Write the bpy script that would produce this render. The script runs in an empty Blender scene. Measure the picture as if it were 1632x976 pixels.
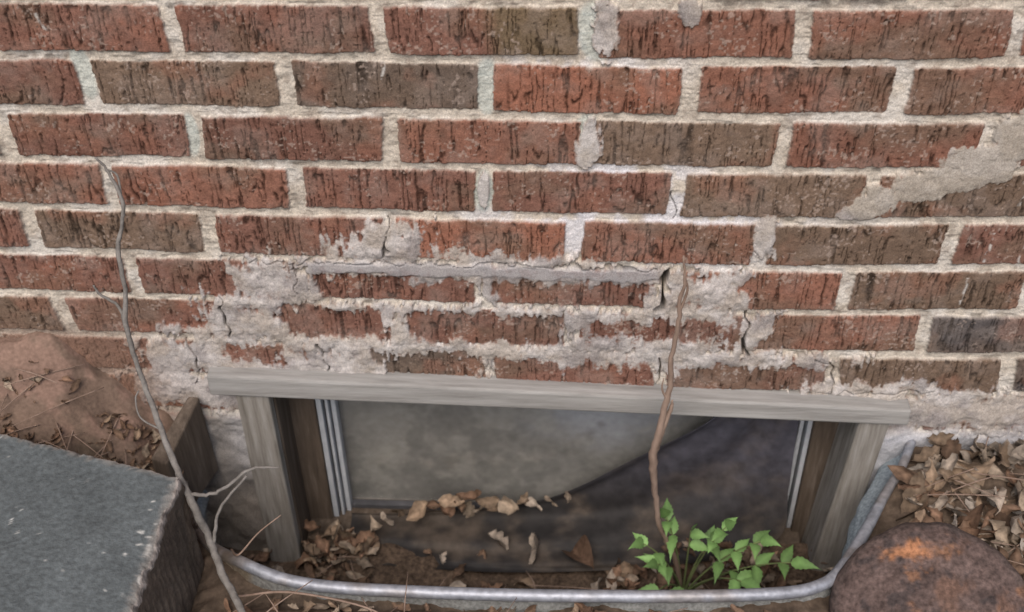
import bpy, math, random
import numpy as np
from mathutils import Vector, Matrix
random.seed(7)
RS=np.random.RandomState(5)
sc=bpy.context.scene
col=sc.collection
L=0.213;H=0.0677
# ---------------------------------------------------------------- helpers
TAB=RS.rand(512,512)
def vn(x,z,sx,sz,seed=0):
    a=np.asarray(x)/sx+seed*17.37+100;b=np.asarray(z)/sz+seed*31.71+100
    ia=np.floor(a).astype(int);ib=np.floor(b).astype(int);fa=a-ia;fb=b-ib
    fa=fa*fa*(3-2*fa);fb=fb*fb*(3-2*fb)
    i0=ia%512;i1=(ia+1)%512;j0=ib%512;j1=(ib+1)%512
    return (TAB[i0,j0]*(1-fa)+TAB[i1,j0]*fa)*(1-fb)+(TAB[i0,j1]*(1-fa)+TAB[i1,j1]*fa)*fb
def fbm(x,z,s,seed=0,o=4):
    r=0;amp=1;t=0
    for q in range(o):
        r=r+amp*vn(x,z,s/2**q,s/2**q,seed+q*3);t+=amp;amp*=.55
    return r/t
def sst(a,b,x):
    t=np.clip((x-a)/(b-a),0,1);return t*t*(3-2*t)
def mixc(c,d,m):
    return c*(1-m[...,None])+np.asarray(d)*m[...,None]

def newmat(name,rough=.9,metal=0,spec=.3):
    m=bpy.data.materials.new(name);m.use_nodes=True
    nt=m.node_tree;b=nt.nodes['Principled BSDF']
    b.inputs['Roughness'].default_value=rough;b.inputs['Metallic'].default_value=metal
    b.inputs['Specular IOR Level'].default_value=spec
    return m,nt,b
def noise_bump(nt,b,scale,strength,dist=.002,detail=6,vec=None):
    n=nt.nodes.new('ShaderNodeTexNoise');n.inputs['Scale'].default_value=scale;n.inputs['Detail'].default_value=detail
    tc=nt.nodes.new('ShaderNodeTexCoord');nt.links.new(tc.outputs['Object'],n.inputs['Vector'])
    bp=nt.nodes.new('ShaderNodeBump');bp.inputs['Strength'].default_value=strength;bp.inputs['Distance'].default_value=dist
    nt.links.new(n.outputs['Fac'],bp.inputs['Height']);nt.links.new(bp.outputs['Normal'],b.inputs['Normal'])
    return n
def attr_mat(name,rough=.9,scale=600,strength=.4,var=.35,vscale=250,metal=0,spec=.25):
    m,nt,b=newmat(name,rough,metal,spec)
    a=nt.nodes.new('ShaderNodeAttribute');a.attribute_name='Col'
    n=nt.nodes.new('ShaderNodeTexNoise');n.inputs['Scale'].default_value=vscale;n.inputs['Detail'].default_value=5
    tc=nt.nodes.new('ShaderNodeTexCoord');nt.links.new(tc.outputs['Object'],n.inputs['Vector'])
    mr=nt.nodes.new('ShaderNodeMapRange');mr.inputs['From Min'].default_value=.3;mr.inputs['From Max'].default_value=.7
    mr.inputs['To Min'].default_value=1-var;mr.inputs['To Max'].default_value=1+var
    nt.links.new(n.outputs['Fac'],mr.inputs['Value'])
    vm=nt.nodes.new('ShaderNodeVectorMath');vm.operation='SCALE'
    nt.links.new(a.outputs['Color'],vm.inputs[0]);nt.links.new(mr.outputs['Result'],vm.inputs['Scale'])
    nt.links.new(vm.outputs['Vector'],b.inputs['Base Color'])
    noise_bump(nt,b,scale,strength)
    return m
def ramp_mat(name,stops,scale=8,stretch=(1,1,1),rough=.85,metal=0,bs=200,bst=.4,spec=.3,detail=8,dist=.0):
    m,nt,b=newmat(name,rough,metal,spec)
    tc=nt.nodes.new('ShaderNodeTexCoord');mp=nt.nodes.new('ShaderNodeMapping');mp.inputs['Scale'].default_value=stretch
    nt.links.new(tc.outputs['Object'],mp.inputs['Vector'])
    n=nt.nodes.new('ShaderNodeTexNoise');n.inputs['Scale'].default_value=scale;n.inputs['Detail'].default_value=detail
    n.inputs['Distortion'].default_value=dist;n.inputs['Roughness'].default_value=.65
    nt.links.new(mp.outputs['Vector'],n.inputs['Vector'])
    r=nt.nodes.new('ShaderNodeValToRGB');nt.links.new(n.outputs['Fac'],r.inputs['Fac'])
    e=r.color_ramp.elements
    while len(e)<len(stops): e.new(.5)
    for q,(p,c) in enumerate(stops): e[q].position=p;e[q].color=(*c,1)
    nt.links.new(r.outputs['Color'],b.inputs['Base Color'])
    n2=nt.nodes.new('ShaderNodeTexNoise');n2.inputs['Scale'].default_value=bs;n2.inputs['Detail'].default_value=6
    nt.links.new(mp.outputs['Vector'],n2.inputs['Vector'])
    bp=nt.nodes.new('ShaderNodeBump');bp.inputs['Strength'].default_value=bst;bp.inputs['Distance'].default_value=.002
    nt.links.new(n2.outputs['Fac'],bp.inputs['Height']);nt.links.new(bp.outputs['Normal'],b.inputs['Normal'])
    return m
def mkmesh(name,V,F,mat=None,colors=None,smooth=False,parent=None):
    me=bpy.data.meshes.new(name)
    V=np.asarray(V,dtype=np.float32)
    if isinstance(F,np.ndarray):
        n=F.shape[1]
        me.vertices.add(len(V));me.vertices.foreach_set('co',V.ravel())
        me.loops.add(F.size);me.loops.foreach_set('vertex_index',F.astype(np.int32).ravel())
        me.polygons.add(len(F));me.polygons.foreach_set('loop_start',np.arange(0,F.size,n,dtype=np.int32))
        me.polygons.foreach_set('loop_total',np.full(len(F),n,dtype=np.int32))
        me.update(calc_edges=True)
    else:
        me.from_pydata([tuple(map(float,v)) for v in V],[],F)
    if colors is not None:
        at=me.color_attributes.new('Col','FLOAT_COLOR','POINT')
        c=np.ones((len(V),4),dtype=np.float32);c[:,:3]=colors
        at.data.foreach_set('color',c.ravel())
    me.polygons.foreach_set('use_smooth',[smooth]*len(me.polygons))
    me.validate()
    o=bpy.data.objects.new(name,me);col.objects.link(o)
    if mat: me.materials.append(mat)
    if parent: o.parent=parent
    return o
def empty(name):
    o=bpy.data.objects.new(name,None);col.objects.link(o);return o
def gridfaces(nx,nz):
    i=np.arange(nx-1)[:,None];j=np.arange(nz-1)[None,:]
    a=(i*nz+j);return np.stack([a,a+nz,a+nz+1,a+1],-1).reshape(-1,4)
def tube(pts,rad,seg=8,res=6,jit=0,rnd=None):
    P=[Vector(p) for p in pts];P=[P[0]*2-P[1]]+P+[P[-1]*2-P[-2]]
    C=[];R=[]
    for i in range(1,len(P)-2):
        for s in range(res):
            t=s/res;a,b,c,d=P[i-1:i+3]
            C.append(.5*((2*b)+(c-a)*t+(2*a-5*b+4*c-d)*t*t+(3*b-a-3*c+d)*t**3));R.append(rad[i-1]*(1-t)+rad[i]*t)
    C.append(P[-2]);R.append(rad[-1])
    if jit:
        for i in range(1,len(C)-1): C[i]=C[i]+Vector([random.uniform(-jit,jit) for _ in range(3)])
    V=[];F=[];up=Vector((0.13,-.9,.3)).normalized()
    for i,c in enumerate(C):
        t=(C[min(i+1,len(C)-1)]-C[max(i-1,0)]).normalized()
        a=t.cross(up)
        if a.length<1e-3:a=t.cross(Vector((1,0,0)))
        a.normalize();b=t.cross(a)
        for s in range(seg):
            th=2*math.pi*s/seg;r=R[i]*(1+(random.uniform(-.12,.12) if jit else 0))
            V.append(c+a*math.cos(th)*r+b*math.sin(th)*r)
    for i in range(len(C)-1):
        for s in range(seg):
            F.append((i*seg+s,i*seg+(s+1)%seg,(i+1)*seg+(s+1)%seg,(i+1)*seg+s))
    F.append(tuple(range(seg))[::-1]);F.append(tuple((len(C)-1)*seg+s for s in range(seg)))
    return V,F
def join(parts):
    V=[];F=[]
    for v,f in parts:
        o=len(V);V+=list(v);F+=[tuple(a+o for a in q) for q in f]
    return V,F
def board(name,c8,mat,parent,bev=.002,sub=0):
    F=[(3,2,1,0),(4,5,6,7),(0,1,5,4),(1,2,6,5),(2,3,7,6),(3,0,4,7)]
    o=mkmesh(name,c8,F,mat,parent=parent)
    if bev:
        m=o.modifiers.new('b','BEVEL');m.width=bev;m.segments=2
    return o
def box8(x0,x1,y0,y1,z0,z1):
    return [(x0,y0,z0),(x1,y0,z0),(x1,y1,z0),(x0,y1,z0),(x0,y0,z1),(x1,y0,z1),(x1,y1,z1),(x0,y1,z1)]

# ---------------------------------------------------------------- BRICK WALL (height field with real relief)
def axis(lo,f0,f1,hi,st,cs):
    return np.concatenate([np.arange(lo,f0,cs),np.arange(f0,f1,st),np.arange(f1,hi+cs,cs)])
xs=axis(-2.2,-.70,.72,2.3,.00100,.010)
zs=np.concatenate([np.arange(-.42,-.04,.004),np.arange(-.04,.63,.00120),np.arange(.63,2.0,.010)])
X,Z=np.meshgrid(xs,zs,indexing='ij')
CX=[-0.0069,0.0044,0.0526,0.0139,0.0231,0.1876,-0.0202,-0.0666,-0.0361,-0.9256]
CZ=[-0.0013,-0.0051,0.0163,0.0152,0.0312,-0.0131,0.0238,-0.0383,-0.0391,-0.1796]
def poly(c,x,z):
    z=z-.3;return c[0]+c[1]*x+c[2]*z+c[3]*x*x+c[4]*x*z+c[5]*z*z+c[6]*x**3+c[7]*x*x*z+c[8]*x*z*z+c[9]*z**3
xx=np.clip(X,-.66,.66);zz=np.clip(Z,0.03,.61)
U=X-poly(CX,xx,zz);Vv=Z-poly(CZ,xx,zz)
U=U+(fbm(X,Z,.06,1,3)-.5)*.004;Vv=Vv+(fbm(X,Z,.05,2,3)-.5)*.004
iu=U/L+1.6;kk=9-Vv/H
k=np.floor(kk).astype(int);odd=(k%2)
j=np.floor(iu+.5*odd).astype(int)
R1=RS.rand(60,60,6)
rid=R1[(k+40)%60,(j+20)%60]
lx=(iu+.5*odd-j)*L;lz=(1-(kk-k))*H
lx=lx+(rid[...,0]-.5)*.005;lz=lz+(rid[...,1]-.5)*.002+(rid[...,2]-.5)*.022*(lx-L/2)
gh=.0165+.004*(rid[...,3]-.5);gb=.0108
dx=L/2-gh/2-np.abs(lx-L/2);dz=H/2-gb/2-np.abs(lz-H/2)
rc=.003
qx=np.maximum(rc-dx,0);qz=np.maximum(rc-dz,0)
edge=np.where((dx<rc)&(dz<rc),rc-np.sqrt(qx**2+qz**2),np.minimum(dx,dz))
n6=vn(X,Z,.006,.006,3);n2f=vn(X,Z,.002,.002,4)
edge=edge+(n6-.5)*.0018+(n2f-.5)*.0014+(vn(X,Z,.02,.02,5)-.5)*.0020
Bm=sst(-.0003,.0010,edge)
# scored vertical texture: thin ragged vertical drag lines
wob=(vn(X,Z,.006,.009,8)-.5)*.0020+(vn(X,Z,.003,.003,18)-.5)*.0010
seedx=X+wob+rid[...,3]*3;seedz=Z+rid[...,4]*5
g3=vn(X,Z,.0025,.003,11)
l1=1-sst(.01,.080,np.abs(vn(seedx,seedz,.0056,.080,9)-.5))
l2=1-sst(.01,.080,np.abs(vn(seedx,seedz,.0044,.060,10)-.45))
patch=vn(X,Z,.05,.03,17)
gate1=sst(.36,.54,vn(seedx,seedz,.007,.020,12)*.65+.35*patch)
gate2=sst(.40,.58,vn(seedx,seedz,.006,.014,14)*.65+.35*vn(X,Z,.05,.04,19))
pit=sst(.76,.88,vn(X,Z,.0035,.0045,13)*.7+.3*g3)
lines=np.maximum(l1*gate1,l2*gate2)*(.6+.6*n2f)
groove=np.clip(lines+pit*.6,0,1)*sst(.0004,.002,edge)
hb=-.0009*np.exp(-np.clip(edge,0,1)/.0015)-.0022*groove+(g3-.5)*.0006+(n6-.5)*.0006+(rid[...,5]-.5)*.003
hm=-.0040+(fbm(X,Z,.02,14,4)-.5)*.004+(n2f-.5)*.0010
h=hb*Bm+hm*(1-Bm)
RED=(.220,.108,.077);ORG=(.262,.119,.080);BRN=(.165,.115,.084);DRK=(.130,.098,.078);MAR=(.188,.097,.073);GRY=(.095,.084,.082)
pal=np.array([RED,ORG,BRN,DRK,MAR,GRY])
pidx=RS.choice([0,0,1,2,4,4,2],size=(60,60))
def setb(kq,jq,c): pidx[(kq+40)%60,(jq+20)%60]=c
for kq,l in {0:{-1:4,0:4,1:4,2:0,3:0,4:0},1:{-1:4,0:2,1:3,2:1,3:0,4:0},2:{-2:4,-1:4,0:4,1:0,2:2,3:0,4:4},
 3:{-1:0,0:0,1:4,2:4,3:2,4:2,5:2},4:{-2:4,-1:2,0:4,1:1,2:0,3:2,4:4,5:4},5:{-1:4,0:4,1:4,2:4,3:0,4:2,5:2},
 6:{-2:2,-1:4,0:4,1:4,2:4,3:0,4:5,5:5},7:{-1:4,0:4,1:3,2:4,3:4,4:2,5:5},8:{4:4,5:4}}.items():
    for jq,c in l.items(): setb(kq,jq,c)
bc=pal[pidx[(k+40)%60,(j+20)%60]]*(.9+.2*rid[...,4:5])
big=fbm(X,Z,.07,20,4)
bc=mixc(bc,np.array(BRN)*.95,sst(.42,.72,big)*.7)
bc=mixc(bc,np.array(ORG),sst(.52,.72,fbm(X,Z,.05,24,4))*.40)
bc=bc*(.72+.56*fbm(X,Z,.006,21,3))[...,None]
olive=((k==0)&(j==1))
bc=mixc(bc,(.15,.118,.072),olive*.8*sst(.10,.13,lx))
bc=bc*(1-.76*groove)[...,None]  # groove dirt and groove shading, both painted into the brick colour
sp=sst(.72,.80,vn(X,Z,.0028,.0028,22)*.6+.4*vn(X,Z,.02,.02,23))
bc=mixc(bc,(.40,.32,.27),sp*.5)
haze=np.exp(-np.clip(edge,0,1)/.002)*sst(.4,.65,vn(X,Z,.012,.012,29))
bc=mixc(bc,(.40,.33,.28),haze*.35)
dustm=sst(.45,.75,fbm(X,Z,.03,48,4))
bc=mixc(bc,(.33,.27,.235),dustm*.22)
drip=np.maximum.reduce([(1-np.abs(iu-ci-(vn(Z,Z,.02,.02,98)-.5)*.03)/.012)*(np.abs(kk-ck)<rk) for ci,ck,rk in [(-.62,.35,.3),(.99,1.2,.18),(4.2,4.55,.3),(4.38,4.6,.3),(4.15,5.5,.3),(4.28,3.4,.3)]])
bc=mixc(bc,(.55,.53,.50),np.clip(drip,0,1)*sst(.35,.6,vn(X,Z,.003,.005,99))*.9)
mc=np.zeros(X.shape+(3,))+np.array((.53,.475,.405))
mc=mc*(.74+.52*fbm(X,Z,.008,25,4))[...,None]
mc=mixc(mc,(.62,.60,.57),sst(.5,.7,fbm(X,Z,.05,26,3))*.5)
dirt=sst(.54,.72,fbm(X,Z,.012,27,4))
mc=mixc(mc,(.27,.22,.18),dirt*.5)
mc=mc*(1-.40*sst(.68,.85,vn(X,Z,.014,.0028,30)))[...,None]
def blob(ci,ck,ri,rk):
    return 1-((iu-ci)/ri)**2-((kk-ck)/rk)**2
eff=np.clip(np.maximum.reduce([blob(2.3,4.2,1.2,1.3),blob(1.2,7.2,1.6,.9)*.6,blob(2,1,.6,.9)*.6,blob(2.2,3.1,.6,.5)]),0,1)
mc=mixc(mc,(.66,.66,.70),eff*sst(.35,.6,fbm(X,Z,.02,28,3))*.8)
teal=np.maximum.reduce([blob(2.03,.5,.10,.6),blob(1.5,1.5,.07,.6),blob(-.02,2.5,.05,.5),blob(2.0,2.4,.08,.5),blob(1.5,3.5,.06,.5),blob(-.5,1.3,.06,.6)])
mc=mixc(mc,(.46,.52,.49),sst(0,.5,teal)*.6)
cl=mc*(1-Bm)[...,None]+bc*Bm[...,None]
# smears
def bx(ci,ck,ri,rk): return np.minimum((ri-np.abs(iu-ci))*5,(rk-np.abs(kk-ck))*1.7)
pos=[bx(1.28,5.62,1.24,.50),bx(.9,5.12,.75,.25),bx(1.55,4.93,.55,.2),bx(1.02,4.65,.17,.5),bx(.82,4.8,.22,.3),bx(1.4,6.05,1.5,.35),
 bx(1.4,6.6,1.55,.6),bx(1.5,7.1,1.7,.35),bx(.2,7.55,.85,.5),bx(3.75,7.85,.45,.32),bx(1.5,7.4,2.1,.25),bx(3.3,7.35,.4,.35),bx(2.74,5.5,.26,.45),
 bx(-.1,6.75,.35,.3),bx(3.02,4.35,.08,.45),bx(3.02,6.6,.11,.5),
 blob(2.08,.45,.075,.6),blob(2.47,.12,.06,.25),blob(2.02,2.5,.08,.5),blob(1.5,3.5,.035,.4),blob(3.0,4.3,.07,.5),
 blob(4.12,2.4,.12,.55),blob(4.05,2.95,.16,.32),blob(3.9,3.15,.22,.25),blob(3.72,3.3,.17,.33),blob(3.55,3.55,.14,.33),blob(3.46,3.8,.12,.2),blob(3.98,2.75,.2,.3),
 bx(4.0,8.45,.7,.6),bx(-.45,8.4,.35,.6),bx(-.3,7.6,.35,.4)]
neg=[bx(1.05,5.72,.48,.30),bx(1.98,5.72,.42,.30),bx(.62,6.5,.29,.34),bx(1.52,6.5,.43,.34),bx(2.5,6.42,.42,.16),bx(1.14,7.55,.29,.34),bx(1.74,7.62,.2,.3),bx(2.2,7.68,.25,.26),
 bx(2.98,7.65,.38,.28),bx(.1,7.35,.16,.2),bx(-.55,6.4,.3,.28),bx(3.75,7.45,.5,.22)]
Pn=np.maximum.reduce(pos);Nn=np.maximum.reduce(neg)
rag=(fbm(X,Z,.018,31,5)-.5)*2.6
ragv=(vn(seedx,Z,.0035,.02,32)-.5)*1.3+(n2f-.5)*.5
S=np.minimum(Pn*1.2,-Nn*1.7+.06)+rag*.60+ragv*.42-.03
S=np.where(Pn>-.6,S,-1)
M=sst(0,.16,S)
lump=fbm(X,Z,.035,33,3)
low=sst(3.9,4.4,kk)
hs=.0008+.0030*np.clip(S,0,1)*(.5+.5*low)+(lump-.5)*(.0035+.0040*low)+(fbm(X,Z,.008,34,3)-.5)*.0017-.0009*groove
h=h*(1-M)+(np.maximum(hs,h)*.6+hs*.4)*M
smc=np.zeros(X.shape+(3,))+np.array((.40,.355,.315))
smc=mixc(smc,(.52,.49,.475),sst(.40,.64,fbm(X,Z,.03,35,4))*.75)
smc=mixc(smc,(.29,.265,.26),sst(.46,.68,fbm(X,Z,.045,36,4))*.75)
smc=smc*(.76+.48*fbm(X,Z,.005,37,3))[...,None]
thin=1-sst(.05,.40,S)
smc=mixc(smc,(.24,.155,.12),sst(.48,.70,vn(seedx,Z,.003,.02,38))*thin*.75)
cl=mixc(cl,smc,M*(.95-.15*thin))
strip=bx(1.5,5.17,1.0,.17)
ms=sst(0,.15,strip+(fbm(X,Z,.02,39,3)-.5)*.3)
h=h*(1-ms)+(.003+(fbm(X,Z,.02,40,3)-.5)*.002)*ms
cl=mixc(cl,np.array((.33,.315,.32)),ms*.75)
tn=sst(0,.3,np.maximum.reduce([blob(4.12,2.6,.3,.9),blob(3.8,3.4,.5,.8)]))*M
cl=mixc(cl,(.35,.31,.255),tn*.6)
c1n=(vn(X,Z,.012,.012,41)-.5)*.010;c2n=(vn(X,Z,.012,.012,42)-.5)*.010;c3n=.25+1.0*vn(X,Z,.015,.015,43)
def pd(pts,wd=.0016,depth=.010,dk=.85):
    D=np.full(X.shape,9.)
    px=iu*L+c1n;pz=kk*H+c2n
    for (a,b),(c,d) in zip(pts[:-1],pts[1:]):
        a*=L;c*=L;b*=H;d*=H
        t=np.clip(((px-a)*(c-a)+(pz-b)*(d-b))/((c-a)**2+(d-b)**2+1e-9),0,1)
        D=np.minimum(D,np.hypot(px-a-t*(c-a),pz-b-t*(d-b)))
    w=wd*c3n
    m=1-sst(w*.4,w*1.1,D)
    global h,cl
    h=h-depth*m;cl=cl*(1-dk*m)[...,None]
pd([(2.5,5.05),(2.5,5.95)],.0040,.020)
pd([(3.0,5.95),(3.0,6.95),(3.02,7.1)],.0018)
pd([(3.4,7.05),(3.5,7.2),(3.5,8.0)],.0015)
pd([(.2,5.1),(.9,5.05),(1.5,5.03),(2.45,5.06)],.0011,.005,.6)
pd([(-.02,5.95),(-.01,6.95)],.0022)
pd([(-.3,7.05),(-.28,7.5),(-.35,8.2)],.0016,.008,.7)
pd([(.5,7.08),(.52,7.95),(0,7.97)],.0018)
pd([(.98,4.1),(.98,4.9)],.0012,.006,.7)
pd([(.45,5.05),(.45,5.9)],.0010,.006,.7)
pd([(2.5,7.08),(2.48,7.9)],.0013,.008,.7)
pd([(1.5,7.5),(1.52,7.95)],.0015)
pd([(3.4,7.95),(4.1,7.93)],.0015)
pd([(2.48,3.5),(2.52,4.0)],.0012)
fz=1-sst(-.012,.010,Z+(fbm(X,Z,.05,50,3)-.5)*.02)
fc=np.zeros(X.shape+(3,))+np.array((.40,.40,.42))
fc=fc*(.6+.8*fbm(X,Z,.04,51,5))[...,None]
fc=mixc(fc,(.15,.115,.085),(1-sst(-.2,-.05,Z))*.7)
left=1-sst(-.40,-.33,X)
fc=mixc(fc,(.22,.19,.155),left*.7)
h=h*(1-fz)+(.004+(fbm(X,Z,.06,52,5)-.5)*.02)*fz
cl=mixc(cl,fc,fz)
gr=(1-sst(.10,.20,Z+(fbm(X,Z,.05,53,3)-.5)*.06))*(1-sst(-.52,-.40,X))
cl=mixc(cl,(.21,.135,.10),gr*.75)
Y=-h
V=np.stack([X,Y,Z],-1).reshape(-1,3)
F=gridfaces(len(xs),len(zs))
fx=.5*(V[F[:,0],0]+V[F[:,2],0]);fzc=.5*(V[F[:,0],2]+V[F[:,2],2])
top=.083+(fx+.38)*(-.035/.885)
keep=~((fx>-.352)&(fx<.482)&(fzc<top-.005))
F=F[keep]
wallmat=attr_mat('brick_and_mortar',rough=1.0,scale=900,strength=.4,var=.24,vscale=600,spec=.05)
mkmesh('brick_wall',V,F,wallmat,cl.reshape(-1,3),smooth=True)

# ---------------------------------------------------------------- WINDOW WELL
rim=[(-.432,-.004),(-.430,-.05),(-.412,-.11),(-.380,-.168),(-.339,-.212),(-.285,-.243),(-.217,-.260),(-.08,-.266),(.076,-.268),(.22,-.264),(.329,-.254),(.375,-.240),(.402,-.215),(.435,-.165),(.472,-.10),(.503,-.05),(.525,-.004)]
def cr(pts,res=6):
    P=[Vector((*p,0)) for p in pts];P=[P[0]*2-P[1]]+P+[P[-1]*2-P[-2]];C=[]
    for i in range(1,len(P)-2):
        for s in range(res):
            t=s/res;a,b,c,d=P[i-1:i+3];C.append(.5*((2*b)+(c-a)*t+(2*a-5*b+4*c-d)*t*t+(3*b-a-3*c+d)*t**3))
    C.append(P[-2]);return C
rc_=cr(rim)
well=empty('window_well')
def rimz(x,y):
    t=min(1,max(0,(-.30-x)/.12));t2=min(1,max(0,(x-.42)/.1))
    return -.008-.045*t*t*(3-2*t)-.006*t2+.003*math.sin(x*9)
V_=[]
nz=70
for c_i,c in enumerate(rc_):
    t=(rc_[min(c_i+1,len(rc_)-1)]-rc_[max(c_i-1,0)]).normalized();n=Vector((t.y,-t.x,0))
    zt=rimz(c.x,c.y)
    for q in range(nz):
        z=zt-.34*q/(nz-1);o=.006*math.sin(z*2*math.pi/.05)*min(1,(zt-z)/.05)
        o-= .030*max(0,min(1,(c.x-.43)/.05))*min(1,(zt-z)/.06)
        p=c+n*o;V_.append((p.x,p.y,z))
V_=np.array(V_)
nn=fbm(V_[:,0]+V_[:,1]*.7,V_[:,2],.05,60,4)
wc=np.zeros((len(V_),3))+np.array((.31,.36,.39));wc*=(.55+.9*nn)[:,None]
mud=np.clip((1-sst(-.26,-.12,V_[:,2]+(nn-.5)*.15))*.8+ (V_[:,0]<-.3)*.5+(V_[:,1]<-.2)*.55,0,1)
mud=np.where(V_[:,0]>.40,mud*.4,mud)
wc=wc*(1-mud)[:,None]+np.array((.17,.14,.105))*mud[:,None]
mkmesh('corrugated_wall',V_,gridfaces(len(rc_),nz),attr_mat('dirty_galvanised',rough=.7,scale=200,strength=.3,metal=.1,spec=.3),wc,smooth=True,parent=well)
tv,tf=tube([(c.x,c.y,rimz(c.x,c.y)) for c in rc_],[.0040+.0034*float(sst(-.44,-.33,c.x))*(1-.5*float(sst(.42,.50,c.x))) for c in rc_],seg=12,res=2)
tv=np.array([tuple(v) for v in tv]);rn=fbm(tv[:,0],tv[:,1],.03,64,4);rcx=np.zeros((len(tv),3))+np.array((.33,.345,.385));rcx*=(.6+.8*rn)[:,None]
dl=np.clip((1-sst(-.36,-.30,tv[:,0]))*.9+sst(.48,.66,rn)*.6,0,1);rcx=rcx*(1-dl)[:,None]+np.array((.17,.14,.115))*dl[:,None]
mkmesh('rolled_rim',tv,tf,attr_mat('galvanised_rim',rough=.5,scale=150,strength=.3,metal=.4,spec=.5,var=.25,vscale=120),rcx,smooth=True,parent=well)
fxs=np.linspace(-.5,.56,180);fys=np.linspace(-.3,.03,70)
FX,FY=np.meshgrid(fxs,fys,indexing='ij')
def floorz(x,y):
    return -.290+(fbm(x,y,.08,61,4)-.5)*.05 - .45*np.minimum(y+.10,0)
FZ=floorz(FX,FY)
dc=np.zeros(FX.shape+(3,))+np.array((.085,.060,.043));dc*=(.4+1.2*fbm(FX,FY,.012,62,4))[...,None]
soilmat=attr_mat('damp_soil',rough=.95,scale=350,strength=.8,var=.5,vscale=180,spec=.15)
mkmesh('soil_floor',np.stack([FX,FY,FZ],-1).reshape(-1,3),gridfaces(180,70),soilmat,dc.reshape(-1,3),smooth=True,parent=well)

# ---------------------------------------------------------------- GROUND
def nonuni(lo,a,b,hi,st):
    c=[];v=a;s=st
    while v>lo: s*=1.22;v-=s;c.append(v)
    d=[];v=b;s=st
    while v<hi: s*=1.22;v+=s;d.append(v)
    return np.array(c[::-1]+list(np.arange(a,b,st))+d)
gx=nonuni(-40,-.8,.8,40,.004);gy=nonuni(-40,-.55,.0,.0,.004);gy=np.append(gy[gy<.0],.03)
GX,GY=np.meshgrid(gx,gy,indexing='ij')
def groundz(x,y):
    x=np.asarray(x,dtype=float);y=np.asarray(y,dtype=float)
    xw=x+(fbm(x,y,.06,76,3)-.5)*.05
    wl=1-sst(-.60,-.415,xw)
    z=-.030+(fbm(x,y,.10,70,3)-.5)*.025*(np.abs(x)<3)
    z=z+wl*(.162*np.clip((y+.20)/.19,0,1)**1.15)+wl*(fbm(x,y,.05,77,3)-.5)*.030*sst(-.25,-.15,y)
    z=z+.030*(1-sst(-.31,-.272,y))*(x>-.3)-.05*(1-sst(-.42,-.34,x))*(1-sst(-.22,-.14,y))
    return z
GZ=groundz(GX,GY)
gc=np.zeros(GX.shape+(3,))+np.array((.10,.074,.055));gc*=(.4+1.2*fbm(GX,GY,.012,71,4))[...,None]
mudm=(1-sst(-.50,-.42,GX))*sst(-.110,-.070,GY+(fbm(GX,GY,.07,72,5)-.5)*.12)
mudc=np.array((.225,.148,.115))*(.62+.76*fbm(GX,GY,.05,73,5))[...,None]
mudc=mixc(mudc,(.12,.09,.068),sst(.46,.60,fbm(GX,GY,.03,74,5))*.65)
gc=gc*(1-mudm[...,None])+mudc*mudm[...,None]
near=(np.abs(GX)<1)*(np.abs(GY)<.7)
GZ=GZ+(1-mudm)*(fbm(GX,GY,.012,75,3)-.5)*.010*near+mudm*(fbm(GX,GY,.02,78,4)-.5)*.006*near
GV=np.stack([GX,GY,GZ],-1).reshape(-1,3);GF=gridfaces(len(gx),len(gy))
pl=[(c.x,c.y) for c in rc_]+[(.525,.1),(-.432,.1)]
cx_=.5*(GV[GF[:,0],0]+GV[GF[:,2],0]);cy_=.5*(GV[GF[:,0],1]+GV[GF[:,2],1])
def inside(px,py,poly_):
    r=np.zeros(len(px),bool);n=len(poly_)
    for a in range(n):
        x1,y1=poly_[a];x2,y2=poly_[(a+1)%n]
        if y1==y2: continue
        c=((y1>py)!=(y2>py))&(px<(x2-x1)*(py-y1)/(y2-y1)+x1);r^=c
    return r
GF=GF[~inside(cx_,cy_,pl)]
groundmat=attr_mat('soil_and_mud',rough=.95,scale=260,strength=.3,var=.22,vscale=220,spec=.12)
mkmesh('ground',GV,GF,groundmat,gc.reshape(-1,3),smooth=True)

# ---------------------------------------------------------------- WINDOW
win=empty('basement_window')
wood_g=ramp_mat('weathered_grey_wood',[(.25,(.17,.16,.148)),(.5,(.28,.27,.255)),(.75,(.38,.37,.355))],scale=7,stretch=(1.0,14,14),rough=.9,bs=50,bst=.35,spec=.15)
wood_v=ramp_mat('weathered_upright_wood',[(.28,(.13,.115,.095)),(.5,(.245,.225,.20)),(.74,(.36,.345,.32))],scale=9,stretch=(14,12,1.0),rough=.9,bs=50,bst=.4,spec=.15)
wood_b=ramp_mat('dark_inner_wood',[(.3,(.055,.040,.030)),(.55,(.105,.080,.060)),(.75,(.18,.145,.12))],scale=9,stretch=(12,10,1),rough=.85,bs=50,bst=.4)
board('lintel',[(-.383,-.024,.060),(.507,-.024,.034),(.507,.09,.034),(-.383,.09,.060),(-.383,-.022,.093),(.507,-.022,.060),(.507,.09,.060),(-.383,.09,.093)],wood_g,win,.003)
board('jamb_left',[(-.356,-.019,-.33),(-.309,-.019,-.33),(-.309,.0,-.33),(-.356,.0,-.33),(-.352,-.019,.0595),(-.309,-.019,.058),(-.309,.0,.058),(-.352,.0,.0595)],wood_v,win,.003)
board('jamb_right',[(.425,-.019,-.33),(.466,-.019,-.33),(.466,.0,-.33),(.425,.0,-.33),(.447,-.019,.0355),(.486,-.019,.0345),(.486,.0,.0345),(.447,.0,.0355)],wood_v,win,.003)
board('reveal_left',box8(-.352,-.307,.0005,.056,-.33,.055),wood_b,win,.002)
board('inner_jamb_left',box8(-.345,-.272,.0565,.13,-.33,.055),wood_b,win,.002)
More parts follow.
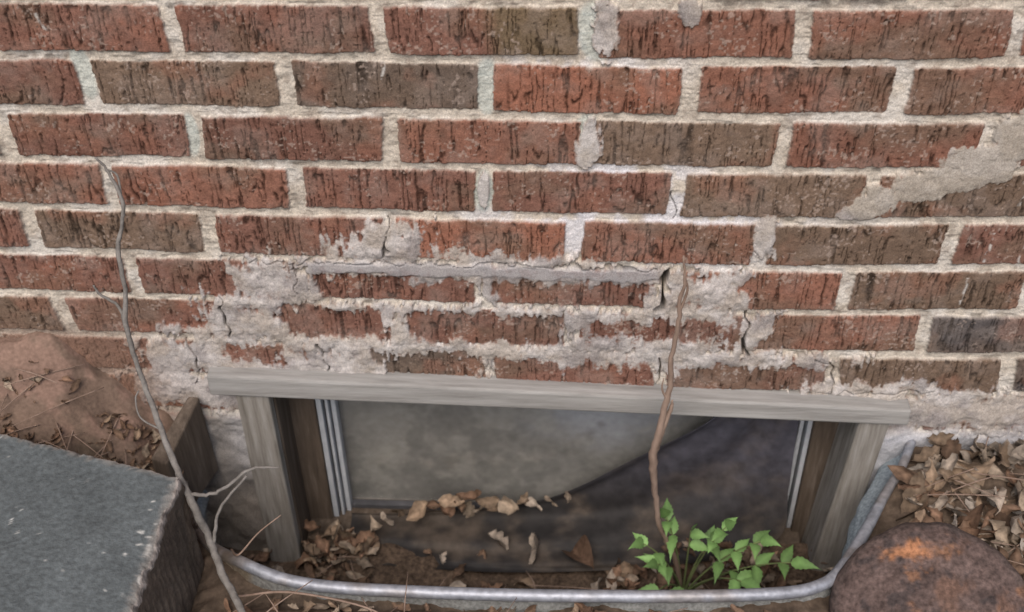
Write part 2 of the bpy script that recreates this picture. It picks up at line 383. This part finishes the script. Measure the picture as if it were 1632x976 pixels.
board('reveal_right',[(.428,.0005,-.33),(.47,.0005,-.33),(.47,.056,-.33),(.428,.056,-.33),(.449,.0005,.034),(.49,.0005,.034),(.49,.056,.034),(.449,.056,.034)],wood_v,win,.002)
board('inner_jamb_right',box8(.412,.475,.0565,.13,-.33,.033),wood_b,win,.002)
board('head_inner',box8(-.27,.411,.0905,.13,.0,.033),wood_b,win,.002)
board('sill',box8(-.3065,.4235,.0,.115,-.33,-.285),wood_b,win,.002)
vin=ramp_mat('vinyl_track',[(.3,(.33,.35,.38)),(.7,(.50,.52,.55))],scale=30,rough=.6,bs=50,bst=.1)
vdk=ramp_mat('track_channel',[(.3,(.05,.05,.055)),(.7,(.10,.10,.11))],scale=30,rough=.6)
for q,(a,b_) in enumerate([(-.2715,-.264),(-.2600,-.2560)]):
    board('track_left_%d'%q,box8(a,b_,.060+q*.004,.088,-.284,.0),vin,win,.001)
board('track_channel_left',box8(-.2638,-.2602,.074,.088,-.284,.0),vdk,win,0)
board('track_left_back',box8(-.2538,-.247,.072,.088,-.284,.0),vin,win,.001)
board('track_channel_left_2',box8(-.2558,-.254,.078,.088,-.284,.0),vdk,win,0)
for q,(a,b_) in enumerate([(.405,.4115),(.3955,.4015)]):
    board('track_right_%d'%q,box8(a,b_,.062+q*.006,.088,-.284,.0),vin,win,.001)
board('track_bottom',box8(-.2465,.395,.078,.088,-.2845,-.275),vdk,win,.001)
gm,nt,b=newmat('window_glass',.08,0,.5)
tr=nt.nodes.new('ShaderNodeBsdfTransparent');tr.inputs[0].default_value=(.92,.93,.93,1)
gl=nt.nodes.new('ShaderNodeBsdfGlossy');gl.inputs['Roughness'].default_value=.12
mx=nt.nodes.new('ShaderNodeMixShader');mx.inputs[0].default_value=.05
nt.links.new(tr.outputs[0],mx.inputs[1]);nt.links.new(gl.outputs[0],mx.inputs[2]);nt.links.new(mx.outputs[0],nt.nodes['Material Output'].inputs['Surface'])
board('glass',box8(-.2465,.395,.0885,.0915,-.272,.0),gm,win,0)
# stained cement board behind the glass
pxs=np.linspace(-.30,.46,300);pzs=np.linspace(-.30,-.001,120);PX,PZ=np.meshgrid(pxs,pzs,indexing='ij')
pb=fbm(PX,PZ,.12,110,6);pc_=np.zeros(PX.shape+(3,))+np.array((.315,.295,.275))
pc_*=(.6+.8*pb)[...,None]
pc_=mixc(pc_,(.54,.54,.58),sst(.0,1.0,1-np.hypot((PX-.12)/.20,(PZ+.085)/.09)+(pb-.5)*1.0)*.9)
pc_=mixc(pc_,(.46,.43,.39),sst(.50,.64,fbm(PX,PZ,.06,112,5))*.5)
pc_=mixc(pc_,(.19,.18,.17),sst(.54,.70,fbm(PX,PZ,.05,113,5))*.45)
mkmesh('backing_panel',np.stack([PX,np.full_like(PX,.0965),PZ],-1).reshape(-1,3),gridfaces(300,120),attr_mat('cement_board',rough=.9,scale=120,strength=.2,var=.10,vscale=90,spec=.1),pc_.reshape(-1,3),smooth=True,parent=win)
# dark plastic sheet draped over the lower window
A_=[(.290,.070,-.02),(.268,.072,-.056),(.215,.072,-.098),(.164,.072,-.145),(.10,.07,-.195),(.028,.07,-.238),(-.10,.068,-.264),(-.245,.066,-.270)]
B_=[(.392,.066,-.02),(.392,.06,-.10),(.392,.05,-.18),(.385,.02,-.25),(.30,-.01,-.268),(.16,-.035,-.272),(-.03,-.045,-.274),(-.24,-.03,-.278)]
def crl(pts,n):
    P=[Vector(p) for p in pts];P=[P[0]*2-P[1]]+P+[P[-1]*2-P[-2]];C=[]
    for q in range(n):
        s=q/(n-1)*(len(pts)-1);i=min(int(s),len(pts)-2);t=s-i;a,b,c,d=P[i:i+4]
        C.append(.5*((2*b)+(c-a)*t+(2*a-5*b+4*c-d)*t*t+(3*b-a-3*c+d)*t**3))
    return C
n1,n2=140,70
ca,cb=crl(A_,n1),crl(B_,n1);SV=[];SC=[]
for p in range(n1):
    for q in range(n2):
        t=q/(n2-1);v=ca[p]*(1-t)+cb[p]*t
        fo=.006*math.sin(t*7+p*.035)+.003*math.sin(t*17+p*.06)
        v=Vector((v.x,v.y-fo-.010*math.exp(-(t/.06)**2),v.z+fo*.6-.012*math.sin(math.pi*t)*(p/n1)+.002*math.sin(p*.13)*(1-t)))
        SV.append(v)
        dn=float(fbm(v.x,v.y+v.z,.05,95,5))
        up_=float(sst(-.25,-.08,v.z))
        base=np.array((.022,.020,.020))*(1-up_)+np.array((.068,.066,.082))*up_  # bluish reflection painted into the sheet colour towards its top
        dust=float(sst(.42,.75,dn))*(.6 if v.z<-.22 else .3)
        SC.append(base*(1-dust)+np.array((.11,.085,.065))*dust)
mkmesh('black_plastic_sheet',SV,gridfaces(n1,n2),attr_mat('dusty_black_plastic',rough=.7,scale=60,strength=.3,var=.3,vscale=60,spec=.3),np.array(SC),smooth=True)

# ---------------------------------------------------------------- CONCRETE BLOCK left
def block():
    P=[(-.366,-.211),(-.371,-.394),(-.378,-.60),(-.98,-.62),(-.97,-.05)]
    out=[];n=len(P)
    for a in range(n):
        p,q=Vector(P[a]),Vector(P[(a+1)%n]);m=max(2,int((q-p).length/.0025))
        for s in range(m): out.append(p.lerp(q,s/m))
    C=Vector((-.6,-.35));N=len(out)
    OX=np.array([p.x for p in out]);OY=np.array([p.y for p in out])
    rings=[(1,-.14),(1,-.08),(1,-.03),(1,.0),(1,.02),(1,.04),(1,.06),(1,.075),(1,.09),(1,.10),(1,.107),(.999,.113),(.997,.117),(.992,.1195),(.984,.1205),(.97,.120),(.95,.120)]+[(s,.120) for s in np.linspace(.93,.02,64)]
    VV=[];CC=[]
    for s,z in rings:
        n1_=vn(OX,OY+z*.7,.006,.006,80)-.5;n2_=vn(OX,OY+z,.022,.022,81)-.5;n3_=vn(OX*1.3,OY+z*1.2,.0028,.0028,89)-.5
        sc_=s+(n1_*.018+n2_*.022+n3_*.012)*(1 if s>.985 else (.6 if s>.96 else 0))
        wx=C.x+(OX-C.x)*sc_;wy=C.y+(OY-C.y)*sc_
        dzz=(vn(wx,wy,.004,.004,82)-.5)*.0012+(vn(wx,wy,.03,.03,83)-.5)*.002-(.005*np.maximum(0,n1_*2+n2_) if .98<s<1 else 0)
        VV.append(np.stack([wx,wy,z+dzz],-1))
        if s<.987:
            c=np.array((.088,.100,.104))*(.72+.56*fbm(wx,wy,.05,84,5))[:,None]
            f=sst(.84,.90,vn(wx,wy,.006,.006,85)*.75+.25*vn(wx,wy,.05,.05,99));c=c*(1-f[:,None])+np.array((.42,.42,.40))*f[:,None]
            e=sst(.955,.99,s+(n1_*.03+n3_*.03))
            c=c*(1-.5*e[:,None])+np.array((.30,.27,.24))*.5*e[:,None]
        elif z>.108: c=np.array((.36,.32,.29))*(.30+1.1*vn(wx,wy+z,.0035,.0035,86))[:,None]
        else: c=np.array((.12,.095,.075))*(.45+1.0*fbm(wx+wy,np.full_like(wx,z),.03,87,4))[:,None]
        CC.append(c)
    F=[]
    for r in range(len(rings)-1):
        for i in range(N): F.append((r*N+(i+1)%N,r*N+i,(r+1)*N+i,(r+1)*N+(i+1)%N))
    F.append(tuple((len(rings)-1)*N+i for i in range(N))[::-1])
    return np.concatenate(VV),F,np.concatenate(CC)
bV,bF,bC=block()
mkmesh('concrete_block',bV,bF,attr_mat('painted_concrete',rough=.85,scale=300,strength=.6,var=.25,vscale=160,spec=.3),bC,smooth=True)

# ---------------------------------------------------------------- RUSTY METAL LID
prof=[(0,.018)]+[(r,.0182-2.2*r*r) for r in np.linspace(.004,.094,40)]+[(.098,-.0035),(.103,-.006),(.107,-.010),(.1095,-.016),(.110,-.030),(.107,-.031),(.104,-.020),(.0,-.010)]
LV=[];LC=[];n=180
th=np.linspace(0,2*np.pi,n,endpoint=False)
for r,z in prof:
    rr=r*(1+.014*np.sin(2*th+1)+.008*np.sin(5*th)+.03*(vn(np.cos(th)*.1,np.sin(th)*.1,.012,.012,91)-.5))
    x,y=rr*np.cos(th),rr*np.sin(th)
    zz_=z+((fbm(x,y,.035,90,5)-.5)*.016+(fbm(x,y,.006,96,3)-.5)*.002)*(r<.104)
    LV.append(np.stack([x,y,zz_],-1))
    a=fbm(x,y,.04,92,5);bb=fbm(x,y,.012,93,4)
    c=np.zeros((n,3))+np.array((.100,.070,.062));c*=(.4+1.2*bb)[:,None]
    m=sst(.55,.70,a);c=mixc(c,(.14,.082,.06),m*.8)
    d=np.hypot((x+.012)/.026,(y-.070)/.012);m=1-sst(.5,1.4,d+(bb-.5)*2.2);c=mixc(c,(.42,.19,.09),m*.75)
    m=sst(.62,.70,fbm(x,y,.02,94,4))*sst(.5,.6,a);c=mixc(c,(.24,.12,.065),m*.6)
    m=sst(.60,.72,fbm(x,y,.015,97,3));c=mixc(c,(.04,.033,.033),m*.7)
    if r>.099: c=c*.7+np.array((.07,.06,.055))*.3
    LC.append(c)
LF=[]
for a in range(len(prof)-1):
    for s in range(n): LF.append((a*n+s,(a+1)*n+s,(a+1)*n+(s+1)%n,a*n+(s+1)%n))
lo=mkmesh('rusty_metal_lid',np.concatenate(LV),LF,attr_mat('rusted_steel',rough=.85,scale=220,strength=.9,var=.4,vscale=200,metal=.1,spec=.25),np.concatenate(LC),smooth=True)
zax=Vector((-.18,-.50,.85)).normalized();xax=Vector((1,0,0));yax=zax.cross(xax).normalized();xax=yax.cross(zax)
lo.matrix_world=Matrix(((xax.x,yax.x,zax.x,.489),(xax.y,yax.y,zax.y,-.288),(xax.z,yax.z,zax.z,.004),(0,0,0,1)))

# ---------------------------------------------------------------- PLANK beside well
board('wood_plank',[(-.452,-.095,-.10),(-.428,-.100,-.10),(-.400,-.010,-.10),(-.418,-.008,-.10),(-.452,-.093,.015),(-.430,-.098,.010),(-.402,-.012,.045),(-.417,-.010,.045)],wood_b,None,.003)

# ---------------------------------------------------------------- LEAVES
LEAFPAL=[(.31,.245,.185),(.25,.18,.125),(.38,.315,.255),(.17,.11,.075),(.44,.385,.33),(.22,.135,.09)]
def leaves(name,spots,pal,mat,wr=(.32,.5)):
    V=[];F=[];C=[]
    nu,nv=10,5
    for (p,ln,tilt,ci) in spots:
        w=ln*random.uniform(*wr);yaw=random.uniform(0,2*math.pi)
        M_=Matrix.Rotation(yaw,3,'Z')@Matrix.Rotation(random.gauss(0,tilt),3,'X')@Matrix.Rotation(random.gauss(0,tilt),3,'Y')
        c1=random.uniform(-3,5)/ln*.25;c2=random.uniform(-.3,1.1);tw=random.uniform(-1.6,1.6);ph=random.uniform(0,6);cv=random.uniform(-.25,.25)
        base=np.array(pal[ci])*random.uniform(.55,1.2);o=len(V)
        lob=random.choice([0,.12,.3]);ex=random.uniform(.6,1.0)
        for a in range(nu):
            t=a/(nu-1);wd=w*(math.sin(math.pi*min(1,max(0,t**ex)))**.85+.02)*(1+lob*math.sin(t*20+ph)) 
            for b in range(nv):
                s=(b/(nv-1)-.5)*2
                x=(t-.5)*ln;y=s*wd*.5+cv*ln*(t-.5)**2*2
                z=c1*(x*x)*1.0+abs(s)*wd*.5*c2+.07*ln*math.sin(t*7+ph+s*2)
                cs,sn=math.cos(tw*(t-.5)),math.sin(tw*(t-.5));y,z=y*cs-z*sn,y*sn+z*cs
                V.append(Vector(p)+M_@Vector((x,y,z)))
                C.append(base*(1.18 if b==2 else 1)*(1-.25*abs(s))*random.uniform(.8,1.12))
        for a in range(nu-1):
            for b in range(nv-1):
                q=o+a*nv+b;F.append((q,q+nv,q+nv+1,q+1))
    return mkmesh(name,V,F,mat,np.array(C),smooth=True)
leafmat=attr_mat('dry_leaf',rough=.85,scale=300,strength=.5,var=.35,vscale=120,spec=.15)
sp=[]
for _ in range(1250):
    x=random.uniform(.50,1.3);y=-random.random()**1.1*.42-.005
    if inside(np.array([x]),np.array([y]),pl)[0] or x<.540+(y)*.52: continue
    if math.hypot(x-.489,y+.30)<.115: continue
    d=random.uniform(.0,.018);sm=random.random()<.35
    sp.append(((x,y,float(groundz(x,y))+d+.002),random.uniform(.012,.028) if sm else random.uniform(.032,.068),.55,random.choice([0,0,2,2,4,1,5,3,3,1])))
leaves('leaf_litter',sp,LEAFPAL,leafmat,wr=(.22,.5))
sp=[]
for _ in range(700):
    x=random.uniform(-.40,.46);y=-.245*random.random()**.8
    if not inside(np.array([x]),np.array([y-.02]),pl)[0]: continue
    if -.2<x<.12 and y>-.085 and random.random()<.8: continue
    sp.append(((x,y,float(floorz(x,y))+random.uniform(.003,.018)),random.uniform(.012,.042),.45,random.choice([0,1,1,3,3,3,5,5,2])))
for _ in range(30):
    sp.append(((random.uniform(-.30,-.20),random.uniform(-.03,.04),random.uniform(-.27,-.258)),random.uniform(.020,.045),.5,random.choice([0,1,3,5])))
for _ in range(26):
    x=random.uniform(.22,.38);sp.append(((x,random.uniform(-.04,.02),-.255),random.uniform(.015,.04),.5,random.choice([0,1,3,5])))
for (x,y,z,l,c) in [(-.14,.045,-.255,.05,1),(-.10,.04,-.250,.045,5),(-.065,.045,-.245,.05,0),(-.03,.045,-.243,.04,1),(.0,.045,-.238,.045,0),(.03,.045,-.230,.035,2),(.055,.045,-.222,.03,0),(-.19,.03,-.262,.04,2),(-.02,.0,-.262,.045,2),(.04,-.01,-.262,.055,2),(.10,-.02,-.262,.075,5),(-.10,-.03,-.265,.035,2),(-.2,.02,-.262,.05,0),(-.05,.04,-.24,.04,0),(-.08,.05,-.238,.035,3),(.08,.045,-.21,.03,0),(-.12,.05,-.245,.04,0),(-.17,.045,-.255,.04,1),(-.04,.05,-.235,.045,1),(.015,.05,-.228,.03,1),(-.06,.05,-.225,.045,5),(-.09,.048,-.232,.05,1),(-.115,.048,-.24,.035,5)]:
    sp.append(((x,y,z+.006),l*.85,.5,c))
leaves('fallen_leaves',sp,LEAFPAL,leafmat,wr=(.35,.65))
sp=[]
for _ in range(1500):
    x=random.uniform(-.70,-.40);y=random.uniform(-.24,-.03)
    if inside(np.array([x]),np.array([y]),pl)[0] : continue
    if y>-.095 and not(x>-.53 and random.random()<.5) and random.random()<.90: continue
    sp.append(((x,y,float(groundz(x,y))+.003),random.uniform(.004,.024),.4,random.choice([0,1,3,3,5,3])))
for _ in range(700):
    x=random.uniform(-.36,.8);y=random.uniform(-.65,-.276)
    if inside(np.array([x]),np.array([y]),pl)[0] : continue
    sp.append(((x,y,float(groundz(x,y))+.004),random.uniform(.010,.036),.5,random.choice([0,1,3,3,5,3])))
leaves('leaf_debris',sp,LEAFPAL,leafmat)

# ---------------------------------------------------------------- TWIGS
bark_g=ramp_mat('grey_bark',[(.3,(.11,.10,.09)),(.6,(.21,.195,.18)),(.8,(.32,.305,.28))],scale=60,rough=.9,bs=250,bst=.6,spec=.15)
bark_t=ramp_mat('tan_bark',[(.3,(.16,.11,.083)),(.6,(.29,.21,.165)),(.8,(.42,.33,.27))],scale=50,stretch=(1,1,.25),rough=.9,bs=250,bst=.6,spec=.15)
vine=[(-.444,-.028,.432),(-.434,-.03,.418),(-.417,-.05,.391),(-.421,-.06,.362),(-.428,-.07,.336),(-.426,-.085,.292),(-.430,-.10,.250),(-.424,-.112,.202),(-.412,-.13,.158),(-.394,-.16,.128),(-.372,-.195,.102),(-.353,-.222,.082),(-.340,-.235,.040),(-.318,-.275,.030),(-.288,-.32,.018),(-.262,-.37,-.05)]
parts=[tube(vine,[.0012,.0016,.0024,.0022,.0028,.0026,.0032,.0030,.0034,.0036,.0042,.0050,.0046,.0044,.0042,.004],jit=.0008,res=6),
 tube([(-.463,-.08,.293),(-.458,-.08,.278),(-.44,-.085,.268),(-.430,-.098,.252)],[.0012,.0016,.0018,.002],jit=.0006),
 tube([(-.434,-.03,.418),(-.424,-.03,.41),(-.419,-.045,.395)],[.001,.0013,.0016]),
 tube([(-.398,-.15,.13),(-.425,-.14,.14),(-.432,-.125,.155),(-.428,-.12,.165)],[.0014,.001,.001,.0008]),
 tube([(-.362,-.212,.090),(-.335,-.212,.092),(-.315,-.208,.102),(-.29,-.20,.12),(-.272,-.20,.127),(-.252,-.20,.128)],[.0024,.0022,.002,.0018,.0016,.0012],jit=.0009),
 tube([(-.334,-.24,.035),(-.325,-.22,.075),(-.29,-.205,.118)],[.0022,.0018,.0014],jit=.0008)]
v,f=join(parts);mkmesh('dry_vine',v,f,bark_g,smooth=True)
stalk=[(.196,-.08,.352),(.200,-.08,.318),(.197,-.08,.285),(.198,-.08,.249),(.1935,-.08,.20),(.196,-.08,.16),(.192,-.08,.120),(.188,-.083,.08),(.183,-.085,.04),(.186,-.085,-.005),(.191,-.082,-.05),(.198,-.08,-.098),(.212,-.073,-.15),(.226,-.068,-.19),(.245,-.055,-.29)]
parts=[tube(stalk,[.0010,.0018,.0024,.0028,.0030,.0034,.0040,.0046,.0056,.0046,.0038,.0036,.0034,.0034,.004],jit=.0009,res=5),
 tube([(.184,-.085,.045),(.190,-.082,.075),(.199,-.078,.11),(.20,-.078,.127)],[.0045,.004,.003,.001],jit=.0006),
 tube([(.1975,-.08,.27),(.204,-.078,.30),(.201,-.078,.318)],[.002,.0015,.0008]),
 tube([(.193,-.08,.13),(.186,-.082,.15),(.187,-.08,.165)],[.0018,.0012,.0006])]
v,f=join(parts);mkmesh('dead_stalk',v,f,bark_t,smooth=True)
parts=[]
for _ in range(100):
    r=random.random()
    if r<.35: x,y=random.uniform(-.36,.42),random.uniform(-.23,-.02);z=float(floorz(x,y))+.015
    elif r<.6: x,y=random.uniform(-.34,.3),random.uniform(-.42,-.28);z=float(groundz(x,y))+.008
    elif r<.8: x,y=random.uniform(-.68,-.47),random.uniform(-.18,-.04);z=float(groundz(x,y))+.006
    else: x,y=random.uniform(.55,.70),random.uniform(-.22,-.02);z=float(groundz(x,y))+.02
    a=random.uniform(0,6.28);l=random.uniform(.02,.07)
    d=Vector((math.cos(a)*l,math.sin(a)*l,random.uniform(-.004,.012)))
    p=Vector((x,y,z));parts.append(tube([p-d,p+Vector((random.uniform(-.004,.004),0,.003)),p+d],[.0006,.0009,.0004],seg=5,res=3))
parts.append(tube([(-.33,-.205,-.02),(-.31,-.235,.01),(-.29,-.21,.02),(-.265,-.19,.03)],[.0015,.0013,.001,.0007],seg=5))
parts.append(tube([(-.30,-.29,.005),(-.24,-.285,.009),(-.15,-.30,.005),(-.10,-.33,.001)],[.0016,.0016,.0013,.001],seg=5))
v,f=join(parts);mkmesh('small_twigs',v,f,bark_t,smooth=True)

# ---------------------------------------------------------------- GREEN PLANT
pv=[];pf=[];pc=[]
plant=empty('green_plant')
stems=[]
def leaflet(base,dirv,ln,wd,droop):
    d=Vector(dirv).normalized();up=Vector((random.uniform(-.3,.3),-.45,1)).normalized()
    s=d.cross(up).normalized();n=s.cross(d).normalized();o=len(pv)
    nu=14;base=Vector(base);g=random.uniform(.65,1.3);sw=random.uniform(-.15,.15)
    for a in range(nu):
        t=a/(nu-1);w=wd*.5*(math.sin(math.pi*t**.58)**1.5)*(1+(.12 if a%2 else -.08))
        c=base+d*(ln*t)-Vector((0,0,1))*droop*ln*t*t+s*(sw*ln*t*t)
        for q in (-1,0,1):
            pv.append(c+s*(q*w)+n*(abs(q)*w*.35))
            pc.append(np.array((.150,.265,.085))*g*(1.25 if q==0 else .92+.1*q))
    for a in range(nu-1):
        for q in range(2):
            i=o+a*3+q;pf.append((i,i+3,i+4,i+1))
root=Vector((.245,-.06,-.29))
fronds=[((.180,-.09,-.135),5),((.200,-.10,-.165),5),((.24,-.09,-.105),5),((.285,-.09,-.095),5),((.33,-.10,-.110),7),((.372,-.11,-.140),7),((.24,-.13,-.205),5),((.210,-.06,-.115),5),((.275,-.06,-.16),5),((.20,-.12,-.20),3),((.31,-.12,-.17),3),((.26,-.14,-.21),3)]
for tip,n in fronds:
    tip=Vector(tip);mid=(root+tip)/2+Vector((0,0,.045))+(root-tip)*.12
    pts=[]
    for q in range(9):
        t=q/8;pts.append(root*(1-t)**2+mid*2*t*(1-t)+tip*t*t)
    stems.append(tube(pts,[.0018-.0010*q/8 for q in range(9)],seg=6,res=2))
    d=(pts[-1]-pts[-3]).normalized();side=d.cross(Vector((0,0,1))).normalized()
    ls=random.uniform(.037,.048)
    leaflet(pts[-1],d+Vector((0,-.2,.1)),ls*1.25,ls*.40,.4)
    m=(n-1)//2
    for q in range(m):
        t=1-.20*(q+.35)
        idx=t*8;i=int(idx);pp=pts[i].lerp(pts[min(i+1,8)],idx-i)
        for sg in (-1,1):
            if random.random()<.1: continue
            leaflet(pp,side*sg+d*.55+Vector((random.uniform(-.2,.2),random.uniform(-.4,.1),random.uniform(-.15,.3))),ls*random.uniform(.75,1.15),ls*.37,.4)
gmat=attr_mat('fresh_leaf',rough=.6,scale=200,strength=.2,var=.15,vscale=80,spec=.3)
mkmesh('leaflets',pv,pf,gmat,np.array(pc),smooth=True,parent=plant)
v,f=join(stems);mkmesh('stems',v,f,ramp_mat('green_stem',[(.3,(.12,.16,.06)),(.7,(.20,.24,.10))],scale=30),smooth=True,parent=plant)

# ---------------------------------------------------------------- LIGHT, SKY, CAMERA
w=bpy.data.worlds.new('World');sc.world=w;w.use_nodes=True
nt=w.node_tree;bg=nt.nodes['Background'];sky=nt.nodes.new('ShaderNodeTexSky');sky.sky_type='NISHITA';sky.sun_disc=False
sky.sun_elevation=math.radians(54);sky.sun_rotation=math.radians(188);sky.air_density=1.1;sky.dust_density=4
nt.links.new(sky.outputs[0],bg.inputs[0]);bg.inputs[1].default_value=.15
sl=bpy.data.lights.new('sun','SUN');sl.energy=2.25;sl.angle=math.radians(40);sl.color=(1,.93,.87)
so=bpy.data.objects.new('sun',sl);col.objects.link(so)
el=math.radians(54);az=math.radians(188)
dirs=Vector((math.sin(az)*math.cos(el),math.cos(az)*math.cos(el),math.sin(el)))
so.rotation_mode='QUATERNION';so.rotation_quaternion=dirs.to_track_quat('Z','Y')
th,ya,ro=.7281,-.0552,-.0165
fwd=Vector((math.sin(ya)*math.cos(th),math.cos(ya)*math.cos(th),-math.sin(th)))
r=fwd.cross(Vector((0,0,1))).normalized();u=r.cross(fwd)
r2=r*math.cos(ro)+u*math.sin(ro);u2=-r*math.sin(ro)+u*math.cos(ro)
cam=bpy.data.cameras.new('camera');co=bpy.data.objects.new('camera',cam);col.objects.link(co)
cam.sensor_width=36;cam.lens=2019.2*36/1632;cam.clip_start=.01;cam.clip_end=200
cam.dof.use_dof=True;cam.dof.focus_distance=1.36;cam.dof.aperture_fstop=6.3
co.matrix_world=Matrix(((r2.x,u2.x,-fwd.x,.0685),(r2.y,u2.y,-fwd.y,-1.1411),(r2.z,u2.z,-fwd.z,1.2218),(0,0,0,1)))
sc.camera=co
sc.view_settings.view_transform='Standard';sc.view_settings.look='None';sc.view_settings.exposure=0
print("BUILD OK verts",len(V))
